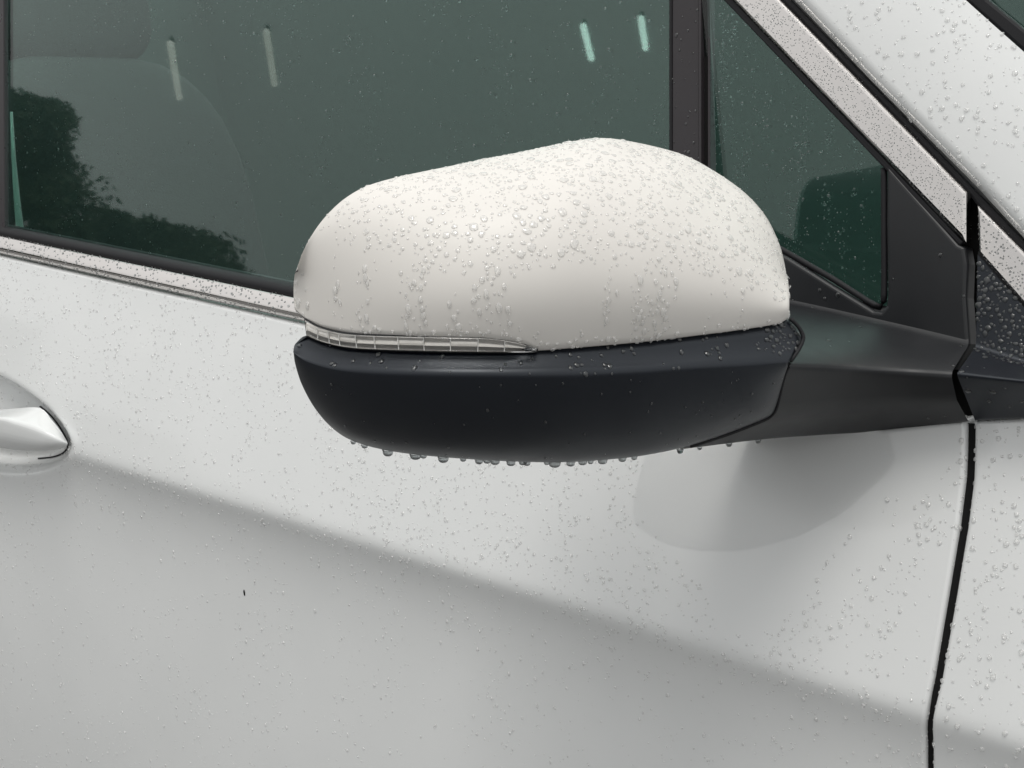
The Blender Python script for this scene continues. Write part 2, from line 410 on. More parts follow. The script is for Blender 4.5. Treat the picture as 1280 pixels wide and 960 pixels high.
# ------------------------------------------------------------------ mirror head
F0 = [(-0.014, -0.020), (-0.030, -0.055), (-0.052, -0.105), (-0.074, -0.150), (-0.097, -0.194), (-0.122, -0.234), (-0.155, -0.266), (-0.195, -0.284), (-0.238, -0.290)]
FD = resample(F0, 160)
FN = []
for i in range(len(FD)):
    a, b = FD[max(0, i - 1)], FD[min(len(FD) - 1, i + 1)]
    t = Vector((b[0] - a[0], b[1] - a[1])).normalized(); FN.append(Vector((t.y, -t.x)))     # inward normal
if FN[80].x > 0: FN = [-n for n in FN]
RG = resample([(-0.040, -0.064), (-0.082, -0.068), (-0.108, -0.074), (-0.128, -0.090), (-0.147, -0.118), (-0.167, -0.158), (-0.190, -0.20), (-0.215, -0.25), (-0.238, -0.290)], 160)
def plan_hit(px, py, curve):
    d = ray(px, py); best = None
    P = [(2 * curve[0][0] - curve[1][0] + (curve[0][0] - curve[1][0]) * 40, curve[0][1] + (curve[0][1] - curve[1][1]) * 41)] + list(curve)
    e, e1 = curve[-1], curve[-2]; P.append((e[0] + (e[0] - e1[0]) * 40, e[1] + (e[1] - e1[1]) * 40))
    for a, b in zip(P, P[1:]):
        ex, ey = b[0] - a[0], b[1] - a[1]; det = d.x * -ey + d.y * ex
        if abs(det) < 1e-12: continue
        wx, wy = a[0] - CAM.x, a[1] - CAM.y
        t = (wx * -ey + wy * ex) / det; s = (d.x * wy - d.y * wx) / det
        if -1e-6 <= s <= 1 + 1e-6 and t > 0 and (best is None or t < best): best = t
    return CAM + d * (best if best else 0.8)
def on_face(px, py, off=0.0):
    """a point of the mirror's front face, off metres behind its outermost skin"""
    cv = FD if off == 0 else [(p[0] + n.x * off, p[1] + n.y * off) for p, n in zip(FD, FN)]
    return plan_hit(px, py, cv)
def rim_x(y): return -0.268 + (y + 0.29) * 0.12

SEAM = [(368, 386), (374, 392), (384, 400), (402, 408.5), (440, 416.5), (520, 419.5), (600, 421), (640, 426), (658, 432), (672, 436.5), (700, 435), (800, 427), (900, 415), (950, 408), (970, 404.5), (979, 402), (985, 397.5)]
SIL = [(371, 338), (376, 321), (384, 304), (397, 283), (414, 263), (434, 246), (460, 232), (500, 220.5), (560, 208), (650, 190), (700, 180), (745, 172.5), (790, 177), (850, 192), (890, 212), (930, 240), (957, 270), (973, 302), (980, 326), (983, 344)]
NC = 150
seam = [on_face(px, py, 0.0075) for px, py in resample(SEAM, NC)]
sil = [plan_hit(px, py, RG) for px, py in resample(SIL, NC)]
NR = 34; rows = []
cen = Vector((-0.17, -0.17, 1.05))
def inward(p, d): 
    v = (cen - p); v.z = 0; return p + v.normalized() * d
def proj2(p):
    d = p - CAM; z = d.dot(FW); return 640 + FPX * d.dot(RT) / z, 480 - FPX * d.dot(UP) / z
PROF0 = [(0, 0), (-.07, .12), (-.115, .26), (-.10, .40), (-.01, .57), (.17, .745), (.48, .90), (.78, .972), (1.0, 1.0)]
rows.append([inward(p, 0.006) + Vector((0, 0, -.0003)) for p in seam])
rows.append([inward(p, 0.0012) + Vector((0, 0, -.0006)) for p in seam])
SEAM0 = [(368, 386), (373, 396), (384, 408), (402, 419), (440, 430), (520, 437.5), (600, 439.5), (672, 437.5), (700, 435.5), (800, 427), (900, 415), (950, 408), (970, 404.5), (979, 402), (985, 397.5)]
seam0 = [on_face(px, py, 0.0075) for px, py in resample(SEAM0, NC)]
fine = resample(PROF0, 90); cols = []
for j, (B, T) in enumerate(zip(seam0, sil)):
    line = []
    for uu, vz in fine:
        p = B + Vector(((T.x - B.x) * uu, (T.y - B.y) * uu, (T.z - B.z) * vz))
        fx = max(0, 1 - abs(j / (NC - 1) - 0.42) / 0.30)
        p.z -= 0.0028 * fx * math.exp(-((vz - 0.93) / 0.035) ** 2)          # shallow step under the top edge
        line.append(p)
    cut = 0
    for q, p in enumerate(line[:45]):
        px, py = proj2(p)
        if py > interp(px, SEAM): cut = q
    if cut > 0:
        a, b = line[cut], line[cut + 1]; pa, pb = proj2(a), proj2(b); ga, gb = pa[1] - interp(pa[0], SEAM), pb[1] - interp(pb[0], SEAM)
        line = [a.lerp(b, ga / (ga - gb) if ga > 0 > gb else 0)] + line[cut + 1:]
    pts = resample([tuple(p.zxy) for p in line], NR + 1, False)
    cols.append([Vector((p[1], p[2], p[0])) for p in pts])
seam = [c[0] for c in cols]
rows = [[inward(p, 0.006) + Vector((0, 0, -.0003)) for p in seam], [inward(p, 0.0012) + Vector((0, 0, -.0006)) for p in seam]]
for i in range(NR + 1): rows.append([c[i] for c in cols])
for _ in range(14):                                                        # fair the skin, edges held
    new = [r[:] for r in rows]
    for i in range(4, len(rows) - 1):
        for j in range(1, NC - 1):
            new[i][j] = rows[i][j] * 0.4 + (rows[i - 1][j] + rows[i + 1][j] + rows[i][j - 1] + rows[i][j + 1]) * 0.15
    rows = new
def rear(T, t, drop, outline, sign):
    """a point of the back shell, t of the way from the outer edge T to the rear rim"""
    d = (T - CAM); xr = min(rim_x(T.y), T.x); dy = min(0.034, d.y * (T.x - xr) / -d.x)
    p = Vector((T.x + (xr - T.x) * t, T.y + dy * t, T.z - sign * drop))
    for _ in range(80):
        px, py = proj2(p)
        if px < outline[0][0] + 2 * t: p.y += 0.001; continue
        if sign * (py - interp(px, outline)) > 0.6 * t + 0.2: break
        p.z -= sign * 0.0006
    return p
rows.append([rear(T, 0.22, 0.0006 * math.sin(math.pi * j / (NC - 1)) ** 0.5, SIL, 1) for j, T in enumerate(sil)])
rows = [r + [r[-1] + Vector((-.0022, .0045, 0)), r[-1] + Vector((-.0060, .0078, 0))] for r in rows]
v, f = grid(rows); cap = obj('mirror_cap', v, f, 'cap', mirror)
cap_top, cap_right, cap_left = rows[-1], [r[-1] for r in rows[2:-1]][::-1], [r[0] for r in rows[2:-1]]
tag(cap, 'pearl white painted mirror cap beaded with rain')

# black lower housing: band, break line, belly
TOP = [(369, 430), (376, 423), (384, 420), (410, 429.5), (450, 436), (540, 439.5), (620, 440), (668, 438.5), (700, 437), (800, 429), (900, 417), (950, 410), (978, 404), (987, 400)]
MID = [(367.5, 433), (374, 432), (384, 436), (410, 444), (450, 449), (540, 452), (620, 453), (700, 451), (800, 447), (900, 438), (950, 433), (985, 427), (1003, 424)]
BRK = [(366.5, 440), (375, 447), (388, 453), (420, 460.5), (470, 464.5), (560, 466.5), (700, 467), (790, 463.5), (850, 459.5), (920, 456), (986, 453)]
BOT = [(367, 441, 0), (369, 455, .004), (377, 480, .010), (392, 508, .018), (412, 532, .028), (436, 549, .036), (470, 560, .044), (520, 568, .050), (600, 574.5, .054), (690, 577.5, .055), (760, 574, .052), (812, 568, .046), (860, 557.5, .042), (910, 541.5, .036), (950, 526, .028), (964, 519, .024), (970, 508, .019), (979, 475, .008), (986, 454, 0)]
top = [on_face(px, py, 0.0095) for px, py in resample(TOP, NC)]
mid = [on_face(px, py, 0.0060) for px, py in resample(MID, NC)]
brk = [on_face(px, py, 0.0) for px, py in resample(BRK, NC)]
bot = [on_face(px, py, o) for px, py, o in resample(BOT, NC)]
rows = [[inward(p, 0.010) + Vector((0, 0, 0.0005)) for p in top], top]
rows.append([a.lerp(b, .5) for a, b in zip(top, mid)]); rows.append(mid)
rows.append([a.lerp(b, .55) for a, b in zip(mid, brk)])
rows.append([a.lerp(b, .86) for a, b in zip(mid, brk)])
low = []
for i in range(1, 31):
    k = i / 30; a = k * math.pi / 2; r = []
    for B, T in zip(brk, bot):
        hz = 0.30 * k + 0.70 * (1 - math.cos(a) ** 0.9)
        r.append(B + Vector(((T.x - B.x) * hz, (T.y - B.y) * hz, (T.z - B.z) * (0.3 * k + 0.7 * math.sin(a)))))
    low.append(r)
rows.append([a.lerp(b, .5) for a, b in zip(brk, low[0])])
rows += low
rows = [r + [r[-1] + Vector((-0.012, 0.010, 0))] for r in rows]
v, f = grid(rows); lowh = obj('lower_housing', v, f, 'plastic', mirror)
tube('housing_gap_shade', [on_face(px, py, o) + Vector((-.001, .002, 0)) for px, py, o in resample([(988, 399, .006), (999, 411, .004), (1004, 424, .002), (998, 438, .001), (987, 455, .001), (979, 476, .008), (971, 509, .018), (964, 520.5, .023), (950, 528, .027), (910, 543.5, .035), (862, 559, .041)], 60)], 0.0012, 'rubber', mirror, 6)  # black tube standing in for the shaded gap between housing and foot
# back shell: from the edge of the front skins to a smaller rear rim, bezel and mirror glass
def inpoly(x, y, poly):
    c = False
    for (x0, y0), (x1, y1) in zip(poly, poly[1:] + poly[:1]):
        if (y0 > y) != (y1 > y) and x < (x1 - x0) * (y - y0) / (y1 - y0) + x0: c = not c
    return c
OUTL = SIL + [(985, 397), (1004, 424), (986, 454)] + [(a, b) for a, b, c in BOT[-2:0:-1]] + [(367, 437), (385, 420), (383, 401), (368, 386)]
L0 = cap_top[::2] + cap_right[::2] + [r[-1] for r in rows[1::2]] + rows[-1][::-2] + [r[0] for r in rows[:0:-2]] + [on_face(386, 419, 0.008), on_face(384, 402, 0.008)] + cap_left[::2]
HC3 = Vector((0, -0.152, 1.055))
def to_rim(p):
    k = 0.93
    while k > 0.3:
        y, z = HC3.y + (p.y - HC3.y) * k, HC3.z + (p.z - HC3.z) * k; q = Vector((rim_x(y), y, z)); px, py = proj2(q)
        if inpoly(px - 4, py, OUTL) and inpoly(px, py - 3, OUTL) and inpoly(px, py + 2, OUTL): break
        k -= 0.015
    return q, k
K1 = [to_rim(p)[1] for p in L0]; m_ = len(K1)
K1 = [min(K1[(i + d) % m_] for d in range(-6, 7)) for i in range(m_)]
K1 = [sum(K1[(i + d) % m_] for d in range(-6, 7)) / 13 for i in range(m_)]
L2 = []
for p, k in zip(L0, K1):
    y, z = HC3.y + (p.y - HC3.y) * k, HC3.z + (p.z - HC3.z) * k; L2.append(Vector((rim_x(y), y, z)))
L1 = [a.lerp(b, .5) for a, b in zip(L0, L2)]
v, f = grid([L0, L1, L2], True); obj('rear_shell', v, f, 'plastic', mirror)
def shrink(p, k, dx):
    y, z = HC3.y + (p.y - HC3.y) * k, HC3.z + (p.z - HC3.z) * k; return Vector((rim_x(y) + dx, y, z))
v, f = grid([L2, [shrink(p, .985, -.0015) for p in L2], [shrink(p, .955, -.001) for p in L2], [shrink(p, .95, .006) for p in L2]], True); obj('rear_bezel', v, f, 'plastic', mirror)
mg = [shrink(p, .955, .003) for p in L2]
obj('mirror_glass', mg, [tuple(range(len(mg)))], 'silver', mirror, smooth=False)

# turn signal: dark channel, chrome reflector cells, clear lens
LT = [(381, 399), (402, 409.5), (440, 417.5), (520, 420.5), (600, 422), (640, 427), (660, 433), (672, 437.5)]
LB = [(384, 419), (410, 428.5), (450, 435), (540, 438.5), (600, 439.5), (640, 439.5), (660, 439), (672, 438.5)]
n = 240; lt, lb = resample(LT, n), resample(LB, n)
def strip(name, o0, o1, m, i0, i1, fr0, fr1, bulge=0.0, nrow=5):
    rows = []
    for k in range(nrow):
        t = fr0 + (fr1 - fr0) * k / (nrow - 1)
        oo = o0 + (o1 - o0) * k / (nrow - 1) - bulge * math.sin(math.pi * k / (nrow - 1))
        rows.append([on_face(lt[i][0] + (lb[i][0] - lt[i][0]) * t, lt[i][1] + (lb[i][1] - lt[i][1]) * t, oo) for i in range(i0, i1 + 1)])
    v, f = grid(rows); return obj(name, v, f, m, mirror)
strip('signal_channel', 0.0135, 0.0135, 'dark', 0, n - 1, -0.25, 1.25)
cuts = [(2, 14), (14, 26), (26, 37), (37, 54), (54, 73), (73, 97), (97, 123), (123, 150), (150, 178), (178, 205), (205, 226)]
for q, (a, b) in enumerate(cuts):
    tl = random.uniform(-.0012, .0012)
    strip('signal_reflector', 0.0095 + tl, 0.0065, 'reflector', a, b, 0.06, 0.63, 0.0006)
    strip('signal_reflector_sill', 0.0065, 0.0085, 'reflector', a, b, 0.64, 0.90, 0.0)
for a, b in cuts[1:]:
    strip('signal_rib', 0.0062, 0.0066, 'lens_rib', a - 1, a, 0.06, 0.92)
lens = strip('signal_lens', 0.0045, 0.0055, 'lens', 0, n - 2, 0.03, 0.97, 0.0012, 7)
sm = lens.modifiers.new('thickness', 'SOLIDIFY'); sm.thickness = 0.0012; sm.offset = 0
tube('signal_bezel', [on_face(px, py, 0.0062) for px, py in lt], 0.0007, 'rubber', mirror, 6)
tube('signal_bezel', [on_face(px, py + 0.5, 0.0080) for px, py in lb], 0.0008, 'rubber', mirror, 6)

# ------------------------------------------------------------------ door handle
hT = [(84, 552, .003), (76, 539, .002), (64, 524, .003), (50, 510, .005), (20, 510.5, .005), (0, 512, .004), (-60, 514, .004), (-160, 516, .004)]
hR = [(84.5, 554, .000), (76, 549, -.008), (64, 543, -.014), (50, 537, -.019), (20, 527, -.022), (0, 522, -.024), (-60, 519, -.025), (-160, 518, -.025)]
hM = [(84.5, 555, .000), (76, 556, -.008), (64, 556, -.014), (50, 555, -.019), (20, 550, -.022), (0, 546, -.024), (-60, 540, -.024), (-160, 538, -.024)]
hB = [(84, 557, .002), (76, 561, -.004), (64, 563, -.009), (50, 564, -.013), (20, 563, -.015), (0, 560, -.017), (-60, 555, -.017), (-160, 551, -.017)]
hK = [(83, 556, .010), (74, 559, .012), (62, 560, .014), (50, 560, .016), (20, 559, .018), (0, 557, .018), (-60, 553, .018), (-160, 550, .018)]
handle, _ = loft('door_handle', [hT, hR, hM, hB, hK], 'paint', door, 50, {1: 0.006, 2: 0.01, 3: 0.004})
tube('handle_gap_shadow', [on(px, py, lambda x, z: body(x, z) - 0.001) for px, py in resample([(50, 508), (62, 518), (74, 533), (83, 549), (84.5, 558), (79, 566), (66, 571), (48, 573)], 40)], 0.0009, 'rubber', door, 6)  # black tube drawn in as the gap shadow around the handle tip

# ------------------------------------------------------------------ inside the car: dark cabin, seat, belt
def box(name, lo, hi, m, parent, inv=False):
    x0, y0, z0 = lo; x1, y1, z1 = hi
    v = [(x0, y0, z0), (x1, y0, z0), (x1, y1, z0), (x0, y1, z0), (x0, y0, z1), (x1, y0, z1), (x1, y1, z1), (x0, y1, z1)]
    f = [(0, 1, 2, 3), (4, 5, 6, 7), (0, 3, 7, 4), (1, 2, 6, 5), (3, 2, 6, 7), (0, 1, 5, 4)]
    if inv: f = f[:-1]
    return obj(name, v, f, m, parent, smooth=False)
v = [(-2.4, .14, .4), (0.35, .14, .4), (0.35, 1.55, .4), (-2.4, 1.55, .4), (-2.4, .20, 1.48), (0.0, .20, 1.48), (0.0, 1.35, 1.48), (-2.4, 1.35, 1.48)]
obj('cabin_lining', v, [(0, 1, 2, 3), (0, 3, 7, 4), (3, 2, 6, 7)], 'lining', car, smooth=False)
def blob(name, c, r, m, parent, e=3.0, rot=0.0):
    rows = []
    for i in range(17):
        a = -math.pi / 2 + math.pi * i / 16; r_ = []
        for j in range(24):
            b = 2 * math.pi * j / 24
            s = lambda q: math.copysign(abs(q) ** (2 / e), q)
            p = Vector((r[0] * s(math.cos(a)) * s(math.cos(b)), r[1] * s(math.cos(a)) * s(math.sin(b)), r[2] * s(math.sin(a))))
            p = Vector((p.x * math.cos(rot) - p.z * math.sin(rot), p.y, p.x * math.sin(rot) + p.z * math.cos(rot)))
            r_.append(p + Vector(c))
        rows.append(r_)
    v, f = grid(rows, True); return obj(name, v, f, m, parent)
sp = at(75, 190, 0.36)
seat = blob('seat', (sp.x + .05, .42, .92), (.07, .25, .34), 'cloth', car, 3.2, 0.25)
blob('headrest', (sp.x - .05, .42, 1.32), (.045, .13, .09), 'cloth', seat, 3.0, 0.2)
blob('seat_cushion', (sp.x + .30, .42, .62), (.27, .26, .08), 'cloth', seat, 3.2)
bp = [at(17, 140, .22), at(20, 200, .215), at(24, 250, .21), at(29, 300, .205), at(33, 340, .205)]
rows = []
for i, p in enumerate(bp):
    hw = 0.002 + 0.0022 * i; rows.append([p + Vector((-hw, 0, 0)), p + Vector((hw, 0, 0))])
v, f = grid(rows); sb = obj('seat_belt', v, f, 'belt', car)
sm = sb.modifiers.new('thickness', 'SOLIDIFY'); sm.thickness = 0.0015

# ------------------------------------------------------------------ ground and the things mirrored in the glass
gnd = obj('ground', [(-600, -600, 0), (600, -600, 0), (600, 600, 0), (-600, 600, 0)], [(0, 1, 2, 3)], 'asphalt', None, smooth=False)
tag(gnd, 'grey wet asphalt under the car', kind='structure')
GN = Vector((0, -1, GK)).normalized()
def bounce(px, py):
    """point of the side glass at a photo position and the direction mirrored there"""
    d = ray(px, py).normalized(); return on(px, py, G(0)), d - GN * (2 * d.dot(GN))
def mirrored(px, py, dist):
    p, r = bounce(px, py); h = math.hypot(r.x, r.y); return p + r * (dist / h)
def tree(name, label, tip, R, low, seed, nleaf):
    rnd = random.Random(seed); base = Vector((tip.x, tip.y, 0)); topz = tip.z
    t = empty(name, base); tag(t, label, 'tree')
    tk = [base * 0 + Vector((0, 0, 0)), Vector((.1, .05, topz * .3)), Vector((0, .1, topz * .6)), Vector((.1, 0, topz * .85))]
    tube('trunk', tk, [.22, .17, .10, .04], 'bark', t)
    for k in range(6):
        a = rnd.random() * 6.28; h = topz * (.3 + .08 * k)
        tube('limb', [Vector((.05, .05, h)), Vector((math.cos(a) * .5, math.sin(a) * .5, h + .3)), Vector((math.cos(a) * .8, math.sin(a) * .8, h + .5))], [.08, .05, .02], 'bark', t, 6)
    vs_, fs = [], []
    clumps = []
    for _ in range(170):
        u = rnd.random(); z = low * topz + (1 - low) * topz * u
        rr = R * (1 - 0.75 * u ** 2.2) * math.sqrt(rnd.random()); a = rnd.random() * 6.283
        clumps.append((Vector((math.cos(a) * rr, math.sin(a) * rr, z)), .12 + .34 * rnd.random() ** 1.5))
    clumps += [(Vector((rnd.uniform(-.4, .4), rnd.uniform(-.4, .4), topz - .25)), .3) for _ in range(2)]
    for _ in range(nleaf):
        c, r = rnd.choice(clumps); d = Vector((rnd.gauss(0, 1), rnd.gauss(0, 1), rnd.gauss(0, .8))); d = d.normalized() * (r * rnd.random() ** .45); p = c + d
        if p.z > topz: p.z = topz - rnd.random() * .3
        n_ = Vector((rnd.gauss(0, 1), rnd.gauss(0, 1), rnd.gauss(0, 1))).normalized(); a = n_.orthogonal().normalized(); b = n_.cross(a); s = .014 + .022 * rnd.random()
        k = len(vs_); vs_ += [p + a * s * 1.6, p + b * s * .7, p - a * s * 1.6, p - b * s * .7]; fs.append((k, k + 1, k + 2, k + 3))
    o = obj('crown', vs_, fs, 'leaf', t, smooth=False)
    return t
tree('broad_tree', 'dark broad-leaved tree mirrored at the left of the window', mirrored(25, 116, 14), 1.15, .15, 3, 60000)
tree('round_tree', 'lower dark tree mirrored along the bottom of the window', mirrored(200, 281, 15), 2.25, .15, 5, 60000)
LAMPZ = 5.0
ENDS = [((213, 55), (224, 122), 'pale strip lamp mirrored leftmost in the window'), ((333, 40), (343, 105), 'pale strip lamp mirrored second from left in the window'),
        ((729, 33), (739, 73), 'bright strip lamp mirrored third from left, above the mirror cap'), ((801, 23), (807, 60), 'bright strip lamp mirrored nearest the division bar')]
for q, (e0, e1, lab) in enumerate(ENDS):
    pts = []
    for e in (e0, e1):
        p, r = bounce(*e); pts.append(p + r * ((LAMPZ - p.z) / r.z))
    c = (pts[0] + pts[1]) / 2; wd = (pts[0] - pts[1]).length * 0 + (c - bounce(*e0)[0]).length * 0.0024
    lamp = empty('strip_lamp', c); tag(lamp, lab, 'lamp', 'strip lamps mirrored in the window')
    tube('tube', [pts[0] - c, pts[1] - c], wd, 'lamp' if q > 1 else 'lampdim', lamp, 10)
    tube('fitting', [pts[0] - c + Vector((0, 0, wd * 1.6)), pts[1] - c + Vector((0, 0, wd * 1.6))], wd * .7, 'steel', lamp, 6)
    print('LAMP', c, 'len', (pts[0] - pts[1]).length)
for t_ in ((30, 112), (165, 272), (300, 335)): print('TREE', t_, mirrored(*t_, 14))

# ------------------------------------------------------------------ rain
WATER_V, WATER_F, WATER_M = [], [], []
def unit_drop(seed, seg=12, wob=0.12):
    """bead of radius 1 lying on z = 0, heavier towards -y; open underneath, rim sunk"""
    rnd = random.Random(seed); ph = [rnd.random() * 6.28 for _ in range(3)]; am = [wob * rnd.random() for _ in range(3)]
    prof = [(0.96, -0.12), (1.0, 0.12), (0.93, 0.38), (0.70, 0.62), (0.36, 0.74)]
    vs_ = []
    for rr, h in prof:
        for k in range(seg):
            a = 2 * math.pi * k / seg
            q = rr * (1 + sum(am[i] * math.cos((i + 2) * a + ph[i]) for i in range(3)))
            vs_.append((q * math.cos(a), q * math.sin(a) - 0.22 * max(h, 0) * 1.0, h))
    vs_.append((0, -0.17, 0.78)); f = []
    for i in range(len(prof) - 1):
        for k in range(seg):
            k2 = (k + 1) % seg; f.append((i * seg + k, i * seg + k2, (i + 1) * seg + k2, (i + 1) * seg + k))
    t = (len(prof) - 1) * seg
    for k in range(seg): f.append((t + k, t + (k + 1) % seg, len(vs_) - 1))
    return np.array(vs_), f
UNIT = [unit_drop(i, 12, 0.14) for i in range(10)]
TINY = [unit_drop(50 + i, 7, 0.10) for i in range(4)]
def frame(n):
    n = n.normalized(); d = Vector((0, 0, -1)); d = d - n * d.dot(n)
    d = d.normalized() if d.length > 0.05 else n.orthogonal().normalized()
    y = -d; x = y.cross(n); return x, y, n
def project(p):
    d = p - CAM; z = d.dot(FW); return 640 + FPX * d.dot(RT) / z, 480 - FPX * d.dot(UP) / z, z
def sampler(o, outward):
    me = o.data; me.calc_loop_triangles()
    co = np.empty(len(me.vertices) * 3); me.vertices.foreach_get('co', co); co = co.reshape(-1, 3)
    tr = np.empty(len(me.loop_triangles) * 3, dtype=np.int32); me.loop_triangles.foreach_get('vertices', tr); tr = tr.reshape(-1, 3)
    a, b, c = co[tr[:, 0]], co[tr[:, 1]], co[tr[:, 2]]; n = np.cross(b - a, c - a); ar = np.linalg.norm(n, axis=1)
    cen_ = (a + b + c) / 3; P = cen_ - np.array(CAM); zz = P @ np.array(FW)
    px = 640 + FPX * (P @ np.array(RT)) / zz; py = 480 - FPX * (P @ np.array(UP)) / zz
    ok = (ar > 1e-12) & (px > -90) & (px < 1370) & (py > -70) & (py < 1040)
    n = n / np.maximum(ar, 1e-15)[:, None]
    sg = np.sign(((cen_ - np.array(outward)) * n).sum(1)) if not callable(outward) else np.sign(n @ np.array(outward(0)))
    n = n * sg[:, None]
    a, b, c, n, ar = a[ok], b[ok], c[ok], n[ok], ar[ok]; cum = np.cumsum(ar); rg = np.random.RandomState(len(cum))
    def draw():
        i = int(np.searchsorted(cum, rg.rand() * cum[-1])); u, v = rg.rand(), rg.rand()
        if u + v > 1: u, v = 1 - u, 1 - v
        return Vector(a[i] + (b[i] - a[i]) * u + (c[i] - a[i]) * v), Vector(n[i])
    return draw
DROPS = []           # (pos, normal, r, stretch, height, surface)
HASH = {}
def fits(p, r, gap):
    k = (int(p.x / .006), int(p.y / .006), int(p.z / .006))
    for dx in (-1, 0, 1):
        for dy in (-1, 0, 1):
            for dz in (-1, 0, 1):
                for q, rq in HASH.get((k[0] + dx, k[1] + dy, k[2] + dz), ()):
                    if (q - p).length < (r + rq) * gap: return False
    HASH.setdefault(k, []).append((p, r)); return True
def rain(draw, n, size, accept, surf, stretch=(0.9, 1.25), height=1.0, gap=0.95, tries=14):
    got = 0
    for _ in range(n * tries):
        if got >= n: break
        p, nn = draw(); px, py, z = project(p)
        if random.random() > accept(p, nn, px, py): continue
        r = size(p, nn, px, py)
        if not fits(p, r, gap): continue
        DROPS.append((p, nn, r, random.uniform(*stretch), height * random.uniform(.85, 1.15), surf)); got += 1
def trails(p, fx=70.0, fz=7.0, seed=0.0, lo=-0.05, hi=0.35):
    v = noise.noise(Vector((p.x * fx + seed, p.y * fx, p.z * fz))) + 0.5 * noise.noise(Vector((p.x * fx * 2.3 + seed, p.y * 60, p.z * fz * 6)))
    return max(0.0, min(1.0, (v - lo) / (hi - lo)))
def lognorm(lo, hi, k=2.2):
    return lo + (hi - lo) * random.random() ** k
def inpoly(x, y, poly):
    c = False
    for (x0, y0), (x1, y1) in zip(poly, poly[1:] + poly[:1]):
        if (y0 > y) != (y1 > y) and x < (x1 - x0) * (y - y0) / (y1 - y0) + x0: c = not c
    return c
FILM = [(806, 566), (797, 600), (792, 640), (803, 664), (838, 682), (885, 690), (940, 686), (1000, 669), (1052, 641), (1084, 612), (1104, 598), (1150, 585), (1200, 560), (1203, 540), (1100, 545), (960, 552)]
DRY = FILM + []
CLEAR = [(806, 566), (792, 640), (840, 690), (885, 740), (900, 800), (1000, 760), (1040, 690), (1100, 625), (1200, 570), (1203, 530), (1000, 545)]

out_n = lambda _: (0, -1, 0.15)
d_cap = sampler(cap, (-0.19, -0.15, 1.06))
U = random.uniform
upf = lambda p, n: n.z > .26 and (CAM - p).dot(n) > -0.02
rain(d_cap, 260, lambda p, n, x, y: lognorm(.0012, .0025, 1.5), lambda p, n, x, y: (1.0 if upf(p, n) and n.z > .34 else 0) * min(1, .3 + max(0, (x - 430) / 300)), 'cap', (0.75, 1.15), .44, 1.02, 60)
rain(d_cap, 480, lambda p, n, x, y: lognorm(.0007, .0016, 1.2), lambda p, n, x, y: (1.0 if upf(p, n) else 0) * min(1, .45 + max(0, (x - 430) / 300)), 'cap', (0.8, 1.2), .55, 1.02, 60)
rain(d_cap, 1000, lambda p, n, x, y: U(.0004, .0008), lambda p, n, x, y: 1.0 if upf(p, n) else 0, 'cap', (0.9, 1.2), .7, 1.0, 40)
rain(d_cap, 170, lambda p, n, x, y: lognorm(.0007, .0017, 1.6), lambda p, n, x, y: (trails(p, 120, 5, 3.1) if n.z < .30 else 0), 'cap', (1.1, 1.7), .8, 1.0, 40)
rain(d_cap, 160, lambda p, n, x, y: U(.0004, .0007), lambda p, n, x, y: (trails(p, 120, 5, 3.1) if n.z < .30 else 0), 'cap', (1.1, 1.7), .8, 1.0, 40)
rain(d_cap, 60, lambda p, n, x, y: U(.0008, .0016), lambda p, n, x, y: 1.0 if x > 440 and abs(y - interp(x, SEAM)) < 9 else 0, 'cap', (.7, 1.0), .8, 1.0, 300)   # gathered along the lower edge
d_door = sampler(door, out_n)
zc = lambda p: p.z - interp(p.x, CREASE)
def acc_up(p, n, x, y):
    if zc(p) < 0.004 or inpoly(x, y, CLEAR) or y < 300: return 0
    k = 0.38 + trails(p, 45, 9, 1.7)
    if x > 960:      # runs slanting down towards the mirror foot
        q_ = noise.noise(Vector(((x * .9 + y * .52) * .022, (y - x) * .004, 5.0))) + .35 * noise.noise(Vector((x * .05, y * .05, 9.0)))
        k = 0.12 + max(0, min(1, (q_ + .12) / .3))
    return k * (1.0 if x > 400 else 0.6)
rain(d_door, 2700, lambda p, n, x, y: lognorm(.0006, .0015, 1.9) * (1.12 if x > 1000 else 1.0), acc_up, 'door', (0.95, 1.2), .9)
rain(d_door, 2600, lambda p, n, x, y: U(.00035, .0007), acc_up, 'door', (0.95, 1.2), .9)
def acc_dn(p, n, x, y):
    s_ = zc(p)
    if s_ > 0.004: return 0
    return (0.30 + trails(p, 55, 10, 8.3)) * (1.0 if s_ > -0.06 else 0.6)
rain(d_door, 1500, lambda p, n, x, y: lognorm(.0006, .0014, 2.2), acc_dn, 'door', (1.0, 1.35), .9)
rain(d_door, 2600, lambda p, n, x, y: U(.00035, .0006), acc_dn, 'door', (1.0, 1.3), .9)
rain(d_door, 330, lambda p, n, x, y: lognorm(.0006, .0014, 1.5), lambda p, n, x, y: 1.0 if -0.013 < zc(p) < 0.003 and y > 400 else 0, 'door', (1.0, 1.4), .95, .95, 400)
d_fen = sampler(fender, out_n)
rain(d_fen, 420, lambda p, n, x, y: lognorm(.0006, .0018, 1.7), lambda p, n, x, y: (1.0 if zc(p) > 0 else .5) * (.25 + trails(p, 60, 12, 6.1)), 'fender', (.95, 1.15), .9)
rain(d_fen, 420, lambda p, n, x, y: U(.0003, .0006), lambda p, n, x, y: 1.0, 'fender', (.95, 1.15), .9)
d_pil = sampler(pillar, out_n)
rain(d_pil, 330, lambda p, n, x, y: lognorm(.0006, .0019, 1.9), lambda p, n, x, y: 1.0 if n.y < -.3 else 0, 'pillar', (.9, 1.1), .8)
rain(d_pil, 330, lambda p, n, x, y: U(.0003, .0006), lambda p, n, x, y: 1.0 if n.y < -.3 else 0, 'pillar', (.9, 1.1), .8)
face = lambda n: n.y < -0.6
d_win = sampler(window, out_n)
